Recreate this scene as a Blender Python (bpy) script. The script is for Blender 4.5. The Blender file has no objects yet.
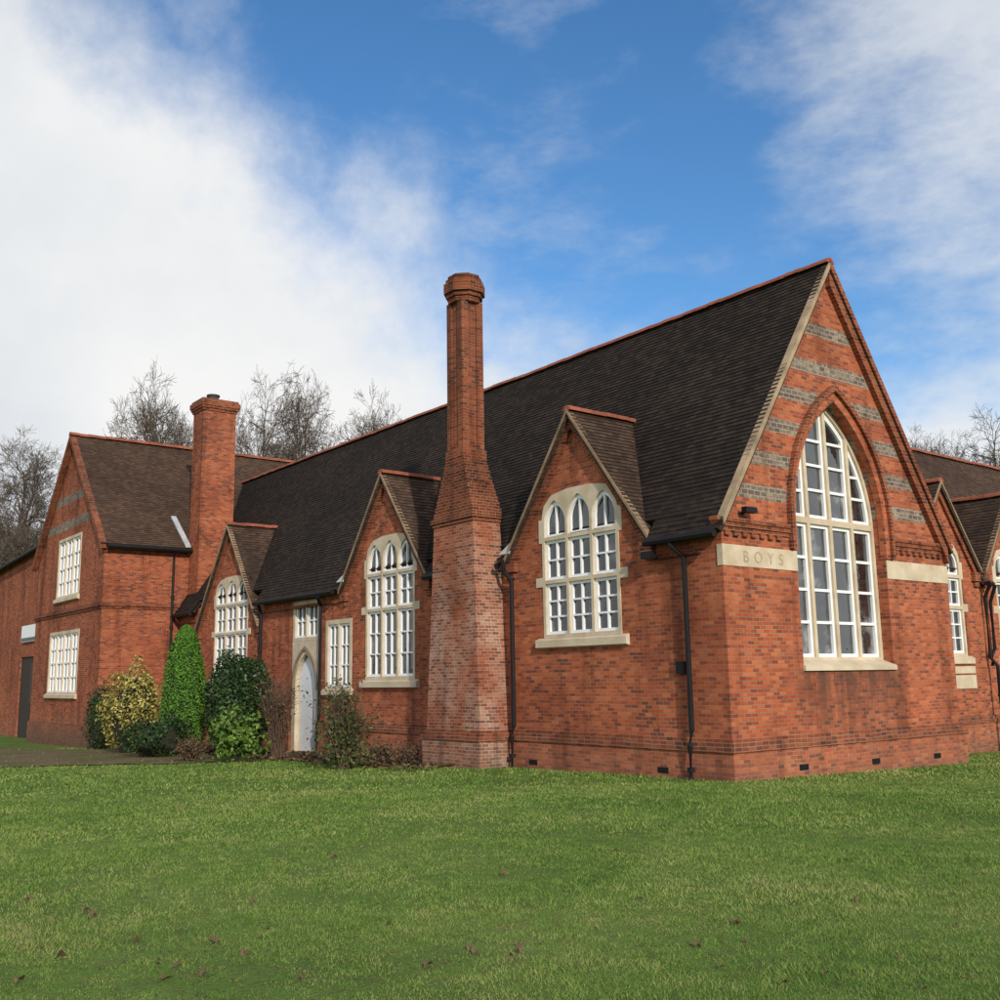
import bpy, bmesh, math, random
import numpy as np
from mathutils import Vector, Matrix, noise
from mathutils.geometry import tessellate_polygon
random.seed(7); rng = np.random.default_rng(7)
S = bpy.context.scene; COL = S.collection
R = math.radians
# ------------------------------------------------------------------ camera maths (building axes: u=x along gable end, v=y along long wall)
FL = 1020.0; PT = R(9.9); cp, sp = math.cos(PT), math.sin(PT); ROLL = R(0.9)
FW = (0.6157, 0.788); RT = (0.788, -0.6157)
CAM = Vector((-12.606, -10.458, 1.6))
def ray(px, py):
    x0 = px-500; y0 = 500-py
    x = x0*math.cos(ROLL)+y0*math.sin(ROLL); y = -x0*math.sin(ROLL)+y0*math.cos(ROLL)
    f = FL*cp-y*sp; u = FL*sp+y*cp
    return Vector((x*RT[0]+f*FW[0], x*RT[1]+f*FW[1], u))
def hu(px, py, u=0.0):
    d = ray(px, py); t = (u-CAM.x)/d.x; p = CAM+d*t; return p.y, p.z
def hv(px, py, v=0.0):
    d = ray(px, py); t = (v-CAM.y)/d.y; p = CAM+d*t; return p.x, p.z
def ground(u, v):
    return -0.016*np.clip(v, 0, 30)-0.02*np.clip(u, 0, 20)
def hz(px, py):
    d = ray(px, py); z = 0.0
    for _ in range(12):
        t = (z-CAM.z)/d.z; p = CAM+d*t; z = float(ground(p.x, p.y))
    return p
# ------------------------------------------------------------------ objects
def tag(o, label=None, cat=None, group=None, kind=None):
    if label: o['label'] = label
    if cat: o['category'] = cat
    if group: o['group'] = group
    if kind: o['kind'] = kind
    return o
def empty(name, loc=(0, 0, 0), parent=None):
    o = bpy.data.objects.new(name, None); COL.objects.link(o); o.location = loc
    o.empty_display_size = .3
    if parent: o.parent = parent
    return o
class MB:
    def __init__(s): s.v = []; s.f = []
    def add(s, vs, fs):
        b = len(s.v); s.v += [tuple(p) for p in vs]; s.f += [tuple(i+b for i in f) for f in fs]
    def box(s, x0, x1, y0, y1, z0, z1):
        vs = [(x, y, z) for x in (x0, x1) for y in (y0, y1) for z in (z0, z1)]
        s.add(vs, [(0, 1, 3, 2), (4, 6, 7, 5), (0, 4, 5, 1), (2, 3, 7, 6), (0, 2, 6, 4), (1, 5, 7, 3)])
    def pbox(s, plane, a0, a1, o0, o1, z0, z1):
        if plane == 'u': s.box(o0, o1, a0, a1, z0, z1)
        else: s.box(a0, a1, o0, o1, z0, z1)
    def frustum(s, r0, z0, r1, z1):
        vs = []
        for r, z in ((r0, z0), (r1, z1)):
            vs += [(r[0], r[2], z), (r[1], r[2], z), (r[1], r[3], z), (r[0], r[3], z)]
        s.add(vs, [(3, 2, 1, 0), (4, 5, 6, 7)]+[(i, (i+1) % 4, 4+(i+1) % 4, 4+i) for i in range(4)])
    def lathe(s, cx, cy, prof, n=8, rot=0.0):
        vs = []; fs = []
        for r, z in prof:
            for k in range(n):
                a = rot+2*math.pi*k/n; vs.append((cx+r*math.cos(a), cy+r*math.sin(a), z))
        for i in range(len(prof)-1):
            for k in range(n):
                fs.append((i*n+k, i*n+(k+1) % n, (i+1)*n+(k+1) % n, (i+1)*n+k))
        fs.append(tuple(range(n-1, -1, -1))); fs.append(tuple((len(prof)-1)*n+k for k in range(n)))
        s.add(vs, fs)
    def tube(s, pts, rad, n=6):
        pts = [Vector(p) for p in pts]
        if not isinstance(rad, (list, tuple)): rad = [rad]*len(pts)
        vs = []; fs = []
        for i, p in enumerate(pts):
            d = (pts[min(i+1, len(pts)-1)]-pts[max(i-1, 0)]).normalized()
            a = d.cross(Vector((0, 0, 1)));
            if a.length < .05: a = d.cross(Vector((1, 0, 0)))
            a.normalize(); b = d.cross(a)
            for k in range(n):
                t = 2*math.pi*k/n; vs.append(p+(a*math.cos(t)+b*math.sin(t))*rad[i])
        for i in range(len(pts)-1):
            for k in range(n):
                fs.append((i*n+k, i*n+(k+1) % n, (i+1)*n+(k+1) % n, (i+1)*n+k))
        fs.append(tuple(range(n-1, -1, -1))); fs.append(tuple((len(pts)-1)*n+k for k in range(n)))
        s.add(vs, fs)
    def plate(s, polys, plane, o0, o1):
        loops = [[Vector((a, z, 0)) for a, z in l] for l in polys]
        tris = tessellate_polygon(loops)
        flat = [p for l in polys for p in l]; n = len(flat)
        mp = (lambda a, o, z: (o, a, z)) if plane == 'u' else (lambda a, o, z: (a, o, z))
        vs = [mp(a, o0, z) for a, z in flat]+[mp(a, o1, z) for a, z in flat]
        fs = [tuple(t) for t in tris]+[tuple(n+i for i in reversed(t)) for t in tris]
        b = 0
        for l in polys:
            m = len(l)
            for i in range(m):
                j = (i+1) % m; fs.append((b+i, b+j, n+b+j, n+b+i))
            b += m
        s.add(vs, fs)
    def slope(s, E0, A, la, U, lu, gauge=.1, t=.016, seg=.7, amp=.02):
        E0 = Vector(E0); A = Vector(A).normalized(); U = Vector(U).normalized()
        N = A.cross(U)
        if N.z < 0: N = -N
        nc = max(1, round(lu/gauge)); g = lu/nc; ns = max(1, round(la/seg))
        def pt(j, q, off):
            p = E0+A*(la*j/ns)+U*q
            return p+N*(off+amp*noise.noise(p*.45)+.003*noise.noise(p*3.1))
        vs = []; fs = []; w = ns+1
        for i in range(nc):
            b = len(vs)
            for j in range(w): vs.append(pt(j, i*g, t+random.uniform(0, .002)))
            for j in range(w): vs.append(pt(j, (i+1)*g, .002))
            for j in range(ns): fs.append((b+j, b+j+1, b+w+j+1, b+w+j))
            pb = b-w if i else None
            if i:
                for j in range(ns): fs.append((pb+j, pb+j+1, b+j+1, b+j))
        s.add(vs, fs)
        c = [E0, E0+A*la, E0+A*la+U*lu, E0+U*lu]
        vs = [p-N*.09 for p in c]+[p-N*.03 for p in c]
        vs[4] = c[0]+N*.0; vs[5] = c[1]+N*.0
        s.add(vs, [(0, 1, 2, 3), (4, 5, 6, 7), (0, 1, 5, 4), (1, 2, 6, 5), (2, 3, 7, 6), (3, 0, 4, 7)])
    def ridge(s, P0, P1, r=.11, seg=.32):
        P0 = Vector(P0); P1 = Vector(P1); D = P1-P0; L = D.length; d = D/L
        sd = Vector((-d.y, d.x, 0)); n = max(1, round(L/seg))
        for i in range(n):
            a = P0+d*(L*i/n); b = P0+d*(L*(i+.97)/n)
            h = random.uniform(-.008, .008)+.02*noise.noise(a*.55)
            vs = []
            for q in (a, b):
                for k in range(7):
                    t = math.pi*(k/6); vs.append(q+sd*(r*1.05*math.cos(t))+Vector((0, 0, r*.95*math.sin(t)-.06+h)))
            s.add(vs, [(k, k+1, 8+k, 7+k) for k in range(6)]+[(0, 6, 5, 4, 3, 2, 1), (7, 8, 9, 10, 11, 12, 13)])
    def build(s, name, mat, parent=None, fix=True, smooth=False):
        me = bpy.data.meshes.new(name); me.from_pydata(s.v, [], s.f)
        if fix:
            bm = bmesh.new(); bm.from_mesh(me); bmesh.ops.recalc_face_normals(bm, faces=bm.faces); bm.to_mesh(me); bm.free()
        if smooth: me.polygons.foreach_set('use_smooth', [True]*len(me.polygons))
        me.materials.append(mat); me.update()
        o = bpy.data.objects.new(name, me); COL.objects.link(o)
        if parent: o.parent = parent
        return o
def boxpart(name, mat, parent, *dims):
    mb = MB(); mb.box(*dims); return mb.build(name, mat, parent)
def np_mesh(name, V, Fq, mat, parent=None, k=4):
    me = bpy.data.meshes.new(name); nv = len(V); nf = len(Fq)
    me.vertices.add(nv); me.vertices.foreach_set('co', np.asarray(V, dtype=np.float32).ravel())
    me.loops.add(nf*k); me.loops.foreach_set('vertex_index', np.asarray(Fq, dtype=np.int32).ravel())
    me.polygons.add(nf); me.polygons.foreach_set('loop_start', np.arange(0, nf*k, k, dtype=np.int32))
    me.polygons.foreach_set('loop_total', np.full(nf, k, dtype=np.int32))
    me.update(calc_edges=True); me.materials.append(mat)
    o = bpy.data.objects.new(name, me); COL.objects.link(o)
    if parent: o.parent = parent
    return o
# ------------------------------------------------------------------ polygons
def lancet(x0, x1, z0, zs, h, n=8):
    w = (x1-x0)/2; c = (x0+x1)/2; r = (w*w+h*h)/(2*w)
    pts = [(x0, z0), (x1, z0)]
    cx = x1-r; a1 = math.atan2(h, c-cx)
    for i in range(n): a = a1*i/n; pts.append((cx+r*math.cos(a), zs+r*math.sin(a)))
    pts.append((c, zs+h))
    cx = x0+r
    for i in range(n-1, -1, -1): a = a1*i/n; pts.append((cx-r*math.cos(a), zs+r*math.sin(a)))
    return pts
def rect(x0, x1, z0, z1): return [(x0, z0), (x1, z0), (x1, z1), (x0, z1)]
def clip(poly, conv):
    out = list(poly); m = len(conv)
    for i in range(m):
        a = conv[i]; b = conv[(i+1) % m]
        inside = lambda p: (b[0]-a[0])*(p[1]-a[1])-(b[1]-a[1])*(p[0]-a[0]) >= -1e-9
        src = out; out = []
        if not src: return []
        for j in range(len(src)):
            p = src[j]; q = src[(j+1) % len(src)]
            ip, iq = inside(p), inside(q)
            if ip: out.append(p)
            if ip != iq:
                d1 = (b[0]-a[0])*(p[1]-a[1])-(b[1]-a[1])*(p[0]-a[0]); d2 = (b[0]-a[0])*(q[1]-a[1])-(b[1]-a[1])*(q[0]-a[0])
                t = d1/(d1-d2); out.append((p[0]+(q[0]-p[0])*t, p[1]+(q[1]-p[1])*t))
    res = []
    for p in out:
        if not res or (abs(p[0]-res[-1][0])+abs(p[1]-res[-1][1])) > 1e-4: res.append(p)
    if len(res) > 1 and abs(res[0][0]-res[-1][0])+abs(res[0][1]-res[-1][1]) < 1e-4: res.pop()
    return res if len(res) > 2 else []
def area(p): return abs(sum(p[i][0]*p[(i+1) % len(p)][1]-p[(i+1) % len(p)][0]*p[i][1] for i in range(len(p))))/2
# ------------------------------------------------------------------ materials
def newmat(name):
    m = bpy.data.materials.new(name); m.use_nodes = True; nt = m.node_tree
    return m, nt, nt.nodes['Principled BSDF']
def lk(nt, a, b): nt.links.new(a, b)
def math_(nt, op, a, b=None):
    n = nt.nodes.new('ShaderNodeMath'); n.operation = op
    for i, x in enumerate((a, b)):
        if x is None: continue
        if isinstance(x, (int, float)): n.inputs[i].default_value = x
        else: lk(nt, x, n.inputs[i])
    return n.outputs[0]
def mrange(nt, x, a, b, c, d, smooth=False):
    n = nt.nodes.new('ShaderNodeMapRange'); lk(nt, x, n.inputs[0])
    if smooth: n.interpolation_type = 'SMOOTHSTEP'
    for i, q in enumerate((a, b, c, d)): n.inputs[1+i].default_value = q
    return n.outputs[0]
def ramp(nt, fac, stops):
    n = nt.nodes.new('ShaderNodeValToRGB'); e = n.color_ramp.elements
    while len(e) < len(stops): e.new(.5)
    for i, (p, c) in enumerate(stops): e[i].position = p; e[i].color = (*c, 1) if len(c) == 3 else c
    lk(nt, fac, n.inputs[0]); return n.outputs[0]
def mix(nt, fac, a, b, mode='MIX'):
    n = nt.nodes.new('ShaderNodeMixRGB'); n.blend_type = mode
    for i, x in enumerate((fac, a, b)):
        if isinstance(x, (int, float)): n.inputs[i].default_value = x
        elif isinstance(x, tuple): n.inputs[i].default_value = (*x, 1)
        else: lk(nt, x, n.inputs[i])
    return n.outputs[0]
def noise_(nt, vec, scale, detail=4, rough=.55):
    n = nt.nodes.new('ShaderNodeTexNoise'); n.inputs['Scale'].default_value = scale; n.inputs['Detail'].default_value = detail
    n.inputs['Roughness'].default_value = rough
    if vec is not None: lk(nt, vec, n.inputs['Vector'])
    return n.outputs['Fac']
def mapping(nt, vec, sc):
    n = nt.nodes.new('ShaderNodeMapping'); n.inputs['Scale'].default_value = sc; lk(nt, vec, n.inputs['Vector']); return n.outputs[0]
def bump(nt, h, st, dist, b):
    n = nt.nodes.new('ShaderNodeBump'); n.inputs['Strength'].default_value = st; n.inputs['Distance'].default_value = dist
    lk(nt, h, n.inputs['Height']); lk(nt, n.outputs[0], b.inputs['Normal'])
def brickmat(name, bands=(), efflo=0.0, dark=1.0, soot=None, stain=None):
    m, nt, b = newmat(name)
    tc = nt.nodes.new('ShaderNodeTexCoord').outputs['Object']
    sx = nt.nodes.new('ShaderNodeSeparateXYZ'); lk(nt, tc, sx.inputs[0])
    h = math_(nt, 'ADD', sx.outputs[0], sx.outputs[1]); z = sx.outputs[2]
    zw = math_(nt, 'ADD', z, math_(nt, 'MULTIPLY', math_(nt, 'SUBTRACT', noise_(nt, tc, .9, 2), .5), .05))
    cb = nt.nodes.new('ShaderNodeCombineXYZ'); lk(nt, h, cb.inputs[0]); lk(nt, zw, cb.inputs[1])
    def brick(bw, rh, ms, off=.5):
        t = nt.nodes.new('ShaderNodeTexBrick'); lk(nt, cb.outputs[0], t.inputs['Vector']); t.offset = off
        t.inputs['Color1'].default_value = (0, 0, 0, 1); t.inputs['Color2'].default_value = (1, 1, 1, 1); t.inputs['Mortar'].default_value = (0, 0, 0, 1)
        t.inputs['Scale'].default_value = 1; t.inputs['Mortar Size'].default_value = ms; t.inputs['Mortar Smooth'].default_value = .3
        t.inputs['Bias'].default_value = 0; t.inputs['Brick Width'].default_value = bw; t.inputs['Row Height'].default_value = rh
        return t
    t = brick(.165, .0625, .0055)
    k = dark
    stops = [(0, (.20*k, .055*k, .031*k)), (.12, (.285*k, .069*k, .034*k)), (.45, (.365*k, .089*k, .038*k)), (.75, (.43*k, .111*k, .045*k)), (.93, (.49*k, .15*k, .063*k)), (1, (.34*k, .115*k, .063*k))]
    col = ramp(nt, t.outputs['Color'], stops)
    dk_ = math_(nt, 'MULTIPLY', math_(nt, 'LESS_THAN', t.outputs['Color'], .28), ramp(nt, noise_(nt, tc, .8, 5, .6), [(.48, (0, 0, 0)), (.64, (.65, .65, .65))]))
    col = mix(nt, dk_, col, (.13*k, .052*k, .038*k))
    mort = mix(nt, noise_(nt, tc, 1.1, 4), (.21, .11, .075), (.43, .31, .225))
    if efflo:
        e = ramp(nt, noise_(nt, mapping(nt, tc, (1, 1, .55)), 1.25, 7, .68), [(.36, (0, 0, 0)), (.64, (1, 1, 1))])
        lowz = mrange(nt, z, 3.4, 5.2, 1, .12, True)
        e = math_(nt, 'MULTIPLY', math_(nt, 'MULTIPLY', e, efflo), lowz)
        pk = math_(nt, 'MULTIPLY', mrange(nt, t.outputs['Color'], .25, .8, .25, .95), e)
        pk = math_(nt, 'MULTIPLY', pk, ramp(nt, noise_(nt, tc, 11, 4, .7), [(.35, (.4, .4, .4)), (.6, (1, 1, 1))]))
        col = mix(nt, pk, col, (.42, .34, .27))
        mort = mix(nt, e, mort, (.60, .55, .48))
    col = mix(nt, t.outputs['Fac'], col, mort)
    hgt = t.outputs['Fac']
    if bands:
        f = brick(.16, .0833, .010, .5)
        fc = ramp(nt, f.outputs['Color'], [(0, (.11, .095, .085)), (.35, (.18, .155, .13)), (.7, (.27, .225, .18)), (1, (.40, .34, .27))])
        fc = mix(nt, ramp(nt, noise_(nt, tc, 18, 3), [(.4, (0, 0, 0)), (.6, (.7, .7, .7))]), fc, (.10, .09, .085))
        fc = mix(nt, f.outputs['Fac'], fc, (.38, .28, .21))
        msk = None
        for zc, hh in bands:
            n = nt.nodes.new('ShaderNodeMath'); n.operation = 'COMPARE'; lk(nt, z, n.inputs[0]); n.inputs[1].default_value = zc; n.inputs[2].default_value = hh
            msk = n.outputs[0] if msk is None else math_(nt, 'MAXIMUM', msk, n.outputs[0])
        col = mix(nt, msk, col, fc)
    n1 = ramp(nt, noise_(nt, tc, .6, 7, .64), [(.3, (.60, .56, .56)), (.48, (.96, .95, .95)), (.72, (1.15, 1.12, 1.08))])
    col = mix(nt, 1.0, col, n1, 'MULTIPLY')
    st = noise_(nt, mapping(nt, tc, (2.2, 2.2, .22)), 1.0, 5, .6)
    col = mix(nt, 1.0, col, ramp(nt, st, [(.32, (.55, .52, .51)), (.48, (1, 1, 1))]), 'MULTIPLY')
    if stain:
        c_, hw_, zt_, zb_ = stain
        hm = mrange(nt, math_(nt, 'ABSOLUTE', math_(nt, 'SUBTRACT', sx.outputs[0], c_)), hw_*.55, hw_*1.1, 1, 0, True)
        vm = math_(nt, 'MULTIPLY', mrange(nt, z, zb_, zt_, .2, 1), math_(nt, 'LESS_THAN', z, zt_))
        sn_ = ramp(nt, noise_(nt, mapping(nt, tc, (3.5, 3.5, .8)), 1.0, 6, .65), [(.34, (0, 0, 0)), (.54, (1, 1, 1))])
        col = mix(nt, math_(nt, 'MULTIPLY', math_(nt, 'MULTIPLY', hm, vm), math_(nt, 'MULTIPLY', sn_, .82)), col, (.085, .05, .04))
    pale = math_(nt, 'MULTIPLY', mrange(nt, z, -.2, .8, .35, 0), noise_(nt, tc, 2.3, 5))
    col = mix(nt, pale, col, (.27, .22, .17))
    col = mix(nt, math_(nt, 'MULTIPLY', mrange(nt, z, -.3, .14, .85, 0), noise_(nt, tc, 3.1, 5)), col, (.06, .055, .03))
    if soot:
        col = mix(nt, math_(nt, 'MULTIPLY', mrange(nt, z, soot[0], soot[1], 0, .75), noise_(nt, tc, 2.0, 4)), col, (.05, .035, .03))
    lk(nt, col, b.inputs['Base Color']); b.inputs['Roughness'].default_value = .9; b.inputs['Specular IOR Level'].default_value = .2
    bump(nt, math_(nt, 'SUBTRACT', noise_(nt, tc, 40, 2), hgt), .7, .012, b)
    return m
def tilemat(name, c0, c1, c2, row, moss=.35):
    m, nt, b = newmat(name)
    tc = nt.nodes.new('ShaderNodeTexCoord').outputs['Object']
    sx = nt.nodes.new('ShaderNodeSeparateXYZ'); lk(nt, tc, sx.inputs[0])
    g = nt.nodes.new('ShaderNodeNewGeometry'); sn = nt.nodes.new('ShaderNodeSeparateXYZ'); lk(nt, g.outputs['True Normal'], sn.inputs[0])
    sel = math_(nt, 'GREATER_THAN', math_(nt, 'ABSOLUTE', sn.outputs[0]), math_(nt, 'ABSOLUTE', sn.outputs[1]))
    h = math_(nt, 'ADD', math_(nt, 'MULTIPLY', sx.outputs[1], sel), math_(nt, 'MULTIPLY', sx.outputs[0], math_(nt, 'SUBTRACT', 1.0, sel)))
    cb = nt.nodes.new('ShaderNodeCombineXYZ'); lk(nt, h, cb.inputs[0]); lk(nt, sx.outputs[2], cb.inputs[1])
    t = nt.nodes.new('ShaderNodeTexBrick'); lk(nt, cb.outputs[0], t.inputs['Vector'])
    t.inputs['Color1'].default_value = (0, 0, 0, 1); t.inputs['Color2'].default_value = (1, 1, 1, 1); t.inputs['Mortar'].default_value = (0, 0, 0, 1)
    t.inputs['Scale'].default_value = 1; t.inputs['Mortar Size'].default_value = .005; t.inputs['Brick Width'].default_value = .16; t.inputs['Row Height'].default_value = row
    col = ramp(nt, t.outputs['Color'], [(0, c0), (.55, c1), (1, c2)])
    col = mix(nt, math_(nt, 'MULTIPLY', t.outputs['Fac'], .5), col, (.014, .010, .008))
    n = noise_(nt, tc, .45, 7, .65)
    col = mix(nt, 1.0, col, ramp(nt, n, [(.3, (.7, .7, .7)), (.55, (1, 1, 1)), (.75, (1.35, 1.27, 1.2))]), 'MULTIPLY')
    ms = ramp(nt, noise_(nt, tc, 3.2, 6, .7), [(.55, (0, 0, 0)), (.7, (1, 1, 1))])
    col = mix(nt, math_(nt, 'MULTIPLY', ms, moss), col, (.055, .05, .032))
    lk(nt, col, b.inputs['Base Color']); b.inputs['Roughness'].default_value = .92; b.inputs['Specular IOR Level'].default_value = .2
    bump(nt, math_(nt, 'ADD', t.outputs['Color'], noise_(nt, tc, 30, 2)), .35, .01, b)
    return m
def plain(name, c, rough=.7, var=.25, scale=3.0, spec=.4, bs=0.2, c2=None):
    m, nt, b = newmat(name)
    tc = nt.nodes.new('ShaderNodeTexCoord').outputs['Object']
    n = noise_(nt, tc, scale, 6, .6)
    lo = c2 if c2 else tuple(x*(1-var) for x in c)
    col = ramp(nt, n, [(.32, lo), (.66, c)])
    lk(nt, col, b.inputs['Base Color']); b.inputs['Roughness'].default_value = rough; b.inputs['Specular IOR Level'].default_value = spec
    if bs: bump(nt, noise_(nt, tc, scale*9, 4), bs, .01, b)
    return m
def leafmat(name, stops, rough=.55, scale=1.2):
    m, nt, b = newmat(name)
    g = nt.nodes.new('ShaderNodeNewGeometry'); tc = nt.nodes.new('ShaderNodeTexCoord').outputs['Object']
    f = math_(nt, 'ADD', math_(nt, 'MULTIPLY', g.outputs['Random Per Island'], .6), math_(nt, 'MULTIPLY', noise_(nt, tc, scale, 3), .4))
    lk(nt, ramp(nt, f, stops), b.inputs['Base Color']); b.inputs['Roughness'].default_value = rough; b.inputs['Specular IOR Level'].default_value = .25
    return m
def glassmat(name, ior=1.75, hi=.13):
    m, nt, b = newmat(name)
    tc = nt.nodes.new('ShaderNodeTexCoord').outputs['Object']
    col = ramp(nt, noise_(nt, tc, 1.5, 4, .6), [(.36, (.008, .010, .013)), (.56, (.03, .034, .038)), (.7, (hi, hi*1.05, hi*1.1))])  # pale and dark mottling in the colour stands in for reflections
    lk(nt, col, b.inputs['Base Color']); b.inputs['Roughness'].default_value = .03; b.inputs['IOR'].default_value = ior
    bump(nt, noise_(nt, tc, 2.3, 3), .22, .06, b)
    return m
M = {}
M['brick'] = brickmat('red_brick')
bz = [hv(740, 489)[1], hv(752, 456)[1], hv(766, 423)[1], hv(780, 391)[1], hv(794, 362)[1], hv(810, 328)[1]]
M['brick_bands'] = brickmat('red_brick_flint_bands', bands=[(z, .125) for z in bz], stain=(3.3, 1.75, 1.68, .45), dark=1.02)
M['brick_wing'] = brickmat('wing_brick_flint_bands', bands=[(7.25, .16), (8.2, .16)], dark=.9)
M['brick_side'] = brickmat('wing_brick', dark=.9)
M['brick_chimney'] = brickmat('chimney_brick', efflo=.85, dark=.78)
M['brick_shaft'] = brickmat('chimney_shaft_brick', dark=.74, soot=(5.5, 10.0))
M['brick_dark'] = brickmat('dark_moulded_brick', dark=.6)
M['brick_shoulder'] = brickmat('shoulder_brick', dark=.46)
M['brick_orange'] = brickmat('orange_brick', dark=1.1)
RZ = 9.13; UC = 3.33; K = 1.49
rw = .1*K/math.hypot(1, K)
M['tile'] = tilemat('dark_clay_tile', (.017, .0125, .0105), (.029, .021, .0175), (.045, .031, .024), rw, .2)
M['tile_brown'] = tilemat('brown_clay_tile', (.06, .037, .027), (.085, .052, .037), (.12, .07, .048), .0715, .22)
M['tile_gablet'] = tilemat('gablet_clay_tile', (.045, .029, .022), (.068, .042, .031), (.10, .06, .042), .08, .25)
M['ridge'] = plain('terracotta_ridge', (.34, .10, .055), .85, .5, 2.5)
M['stone'] = plain('bath_stone', (.64, .545, .41), .9, .4, 2.2, .3, .35, (.46, .37, .26))
M['stone_dark'] = plain('weathered_stone', (.30, .23, .15), .9, .4, 3)
M['verge'] = plain('verge_mortar', (.42, .31, .20), .9, .5, 2.5)
M['verge_thin'] = plain('gablet_verge_mortar', (.34, .235, .15), .9, .5, 2.5)
M['white'] = plain('white_paint', (.85, .87, .90), .45, .04, 5, .5, .05)
M['door'] = plain('door_white_paint', (.80, .83, .88), .5, .06, 3, .5, .05)
M['black'] = plain('black_iron', (.010, .010, .012), .6, .3, 6, .25, .05)
M['lead'] = plain('lead_flashing', (.48, .50, .54), .55, .3, 5)
M['glass'] = glassmat('window_glass', 1.8, .16)
M['glass_big'] = glassmat('gable_window_glass', 2.2, .25)
M['dark'] = plain('doorway_shade', (.035, .024, .018), .8, .2)  # flat dark colour for the shade inside the outbuilding doorway
M['letter'] = plain('carved_letter', (.43, .345, .235), .9, .3, 8)
# ------------------------------------------------------------------ school building
B = empty('school_building')
tag(B, 'long red brick Victorian school with steep dark tiled roof, tall chimney and arched gable window', 'school building')
W = 6.75; EAVE = 3.97
V1 = 23.2; WU = -2.55; WV1 = 31.3; WEZ = 6.32; WRZ = 10.48; WVC = (V1+WV1)/2; KW = (WRZ-WEZ)/(WVC-V1)
RV = 1.7
def build_window(plane, off, outline, openings, panes_rect, sill=None, stone='stone', front=.016, glass='glass'):
    mb = MB(); mb.plate([outline]+[o for o, _ in openings], plane, off-front, off+.2)
    w = mb.build('window', M[stone], B)
    fr = MB()
    for o, cells in openings:
        cx = sum(p[0] for p in o)/len(o); cz = sum(p[1] for p in o)/len(o)
        out = [(p[0]+(.012 if p[0] > cx else -.012), p[1]+(.012 if p[1] > cz else -.012)) for p in o]
        fr.plate([out]+cells, plane, off+.03, off+.095)
    fr.build('glazing_frame', M['white'], w)
    pn = MB(); pn.pbox(plane, panes_rect[0], panes_rect[1], off+.08, off+.086, panes_rect[2], panes_rect[3]); pn.build('pane', M[glass], w)
    if sill:
        sb = MB(); a0, a1, z0, z1 = sill
        prof = [(off-.09, z0+.05), (off-.09, z1-.09), (off+.1, z1+.0), (off+.1, z0)]
        vs = []
        for a in (a0, a1):
            for o_, z_ in prof: vs.append((o_, a, z_) if plane == 'u' else (a, o_, z_))
        sb.add(vs, [(0, 1, 2, 3), (7, 6, 5, 4)]+[(i, (i+1) % 4, 4+(i+1) % 4, 4+i) for i in range(4)])
        sb.build('sill', M['stone'], w)
    return w
def grid_cells(o, cols, rows, b=.055, bar=.034):
    x0 = min(p[0] for p in o)+b; x1 = max(p[0] for p in o)-b; z0 = min(p[1] for p in o)+b; z1 = max(p[1] for p in o)-b
    out = []
    cw = (x1-x0-(cols-1)*bar)/cols; rh = (z1-z0-(rows-1)*bar)/rows
    for i in range(cols):
        for j in range(rows):
            out.append(rect(x0+i*(cw+bar), x0+i*(cw+bar)+cw, z0+j*(rh+bar), z0+j*(rh+bar)+rh))
    return out
def lancet_window(plane, off, c, hw, zsill, tiers, zl0, zs, ztop, n=3, mull=.06):
    lw = (2*hw-(n-1)*mull)/n; ops = []
    for i in range(n):
        x0 = c-hw+i*(lw+mull); x1 = x0+lw
        for z0, z1, cols, rows in tiers:
            o = rect(x0, x1, z0, z1); ops.append((o, grid_cells(o, cols, rows)))
        ex = .04 if (n == 3 and i == 1) else 0
        o = lancet(x0, x1, zl0, zs+ex, ztop-zs)
        inn = lancet(x0+.05, x1-.05, zl0+.05, zs+ex, ztop-zs-.08); xm = (x0+x1)/2
        ops.append((o, [clip(inn, rect(x0-.1, xm-.016, zl0-1, ztop+1)), clip(inn, rect(xm+.016, x1+.1, zl0-1, ztop+1))]))
    w = hw+.07
    def head(s):
        ww = w*s
        return [(c+ww, zs+.1), (c+ww*.93, ztop-.08), (c+ww*.72, ztop+.1*s), (c+ww*.3, ztop+.17*s), (c-ww*.3, ztop+.17*s), (c-ww*.72, ztop+.1*s), (c-ww*.93, ztop-.08), (c-ww, zs+.1)]
    z0, z1 = tiers[0][1]-.05, tiers[0][1]+.13
    pts = [(c-w, zsill-.02), (c+w, zsill-.02), (c+w, z0), (c+w+.2, z0), (c+w+.2, z1), (c+w, z1)]
    z2, z3 = zl0-.1, zs+.1
    pts += [(c+w, z2), (c+w+.09, z2), (c+w+.09, z3)]+head(1)+[(c-w-.09, z3), (c-w-.09, z2), (c-w, z2)]
    pts += [(c-w, z1), (c-w-.2, z1), (c-w-.2, z0), (c-w, z0)]
    build_window(plane, off, pts, ops, (c-hw-.03, c+hw+.03, zsill, ztop+.07), (c-hw-.24, c+hw+.24, zsill-.24, zsill+.03))
    s = .985
    return [(c-w*s, zsill-.0), (c+w*s, zsill-.0)]+head(s)
def rect_window(plane, off, a0, a1, z0, z1, n, tiers, cols, rows, mull=.07, border=.11, sill=True, bar=.034, drop=.1):
    lw = (a1-a0-(n-1)*mull)/n; ops = []; th = (z1-z0-(tiers-1)*mull)/tiers
    for i in range(n):
        for j in range(tiers):
            o = rect(a0+i*(lw+mull), a0+i*(lw+mull)+lw, z0+j*(th+mull), z0+j*(th+mull)+th); ops.append((o, grid_cells(o, cols, rows, .055, bar)))
    build_window(plane, off, rect(a0-border, a1+border, z0-drop, z1+border), ops, (a0-.03, a1+.03, z0-.03, z1+.03), (a0-border-.08, a1+border+.08, z0-.25, z0-.0) if sill else None)
    return rect(a0-border+.03, a1+border-.03, z0-.07, z1+border-.03)
KD = 1.34
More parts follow.
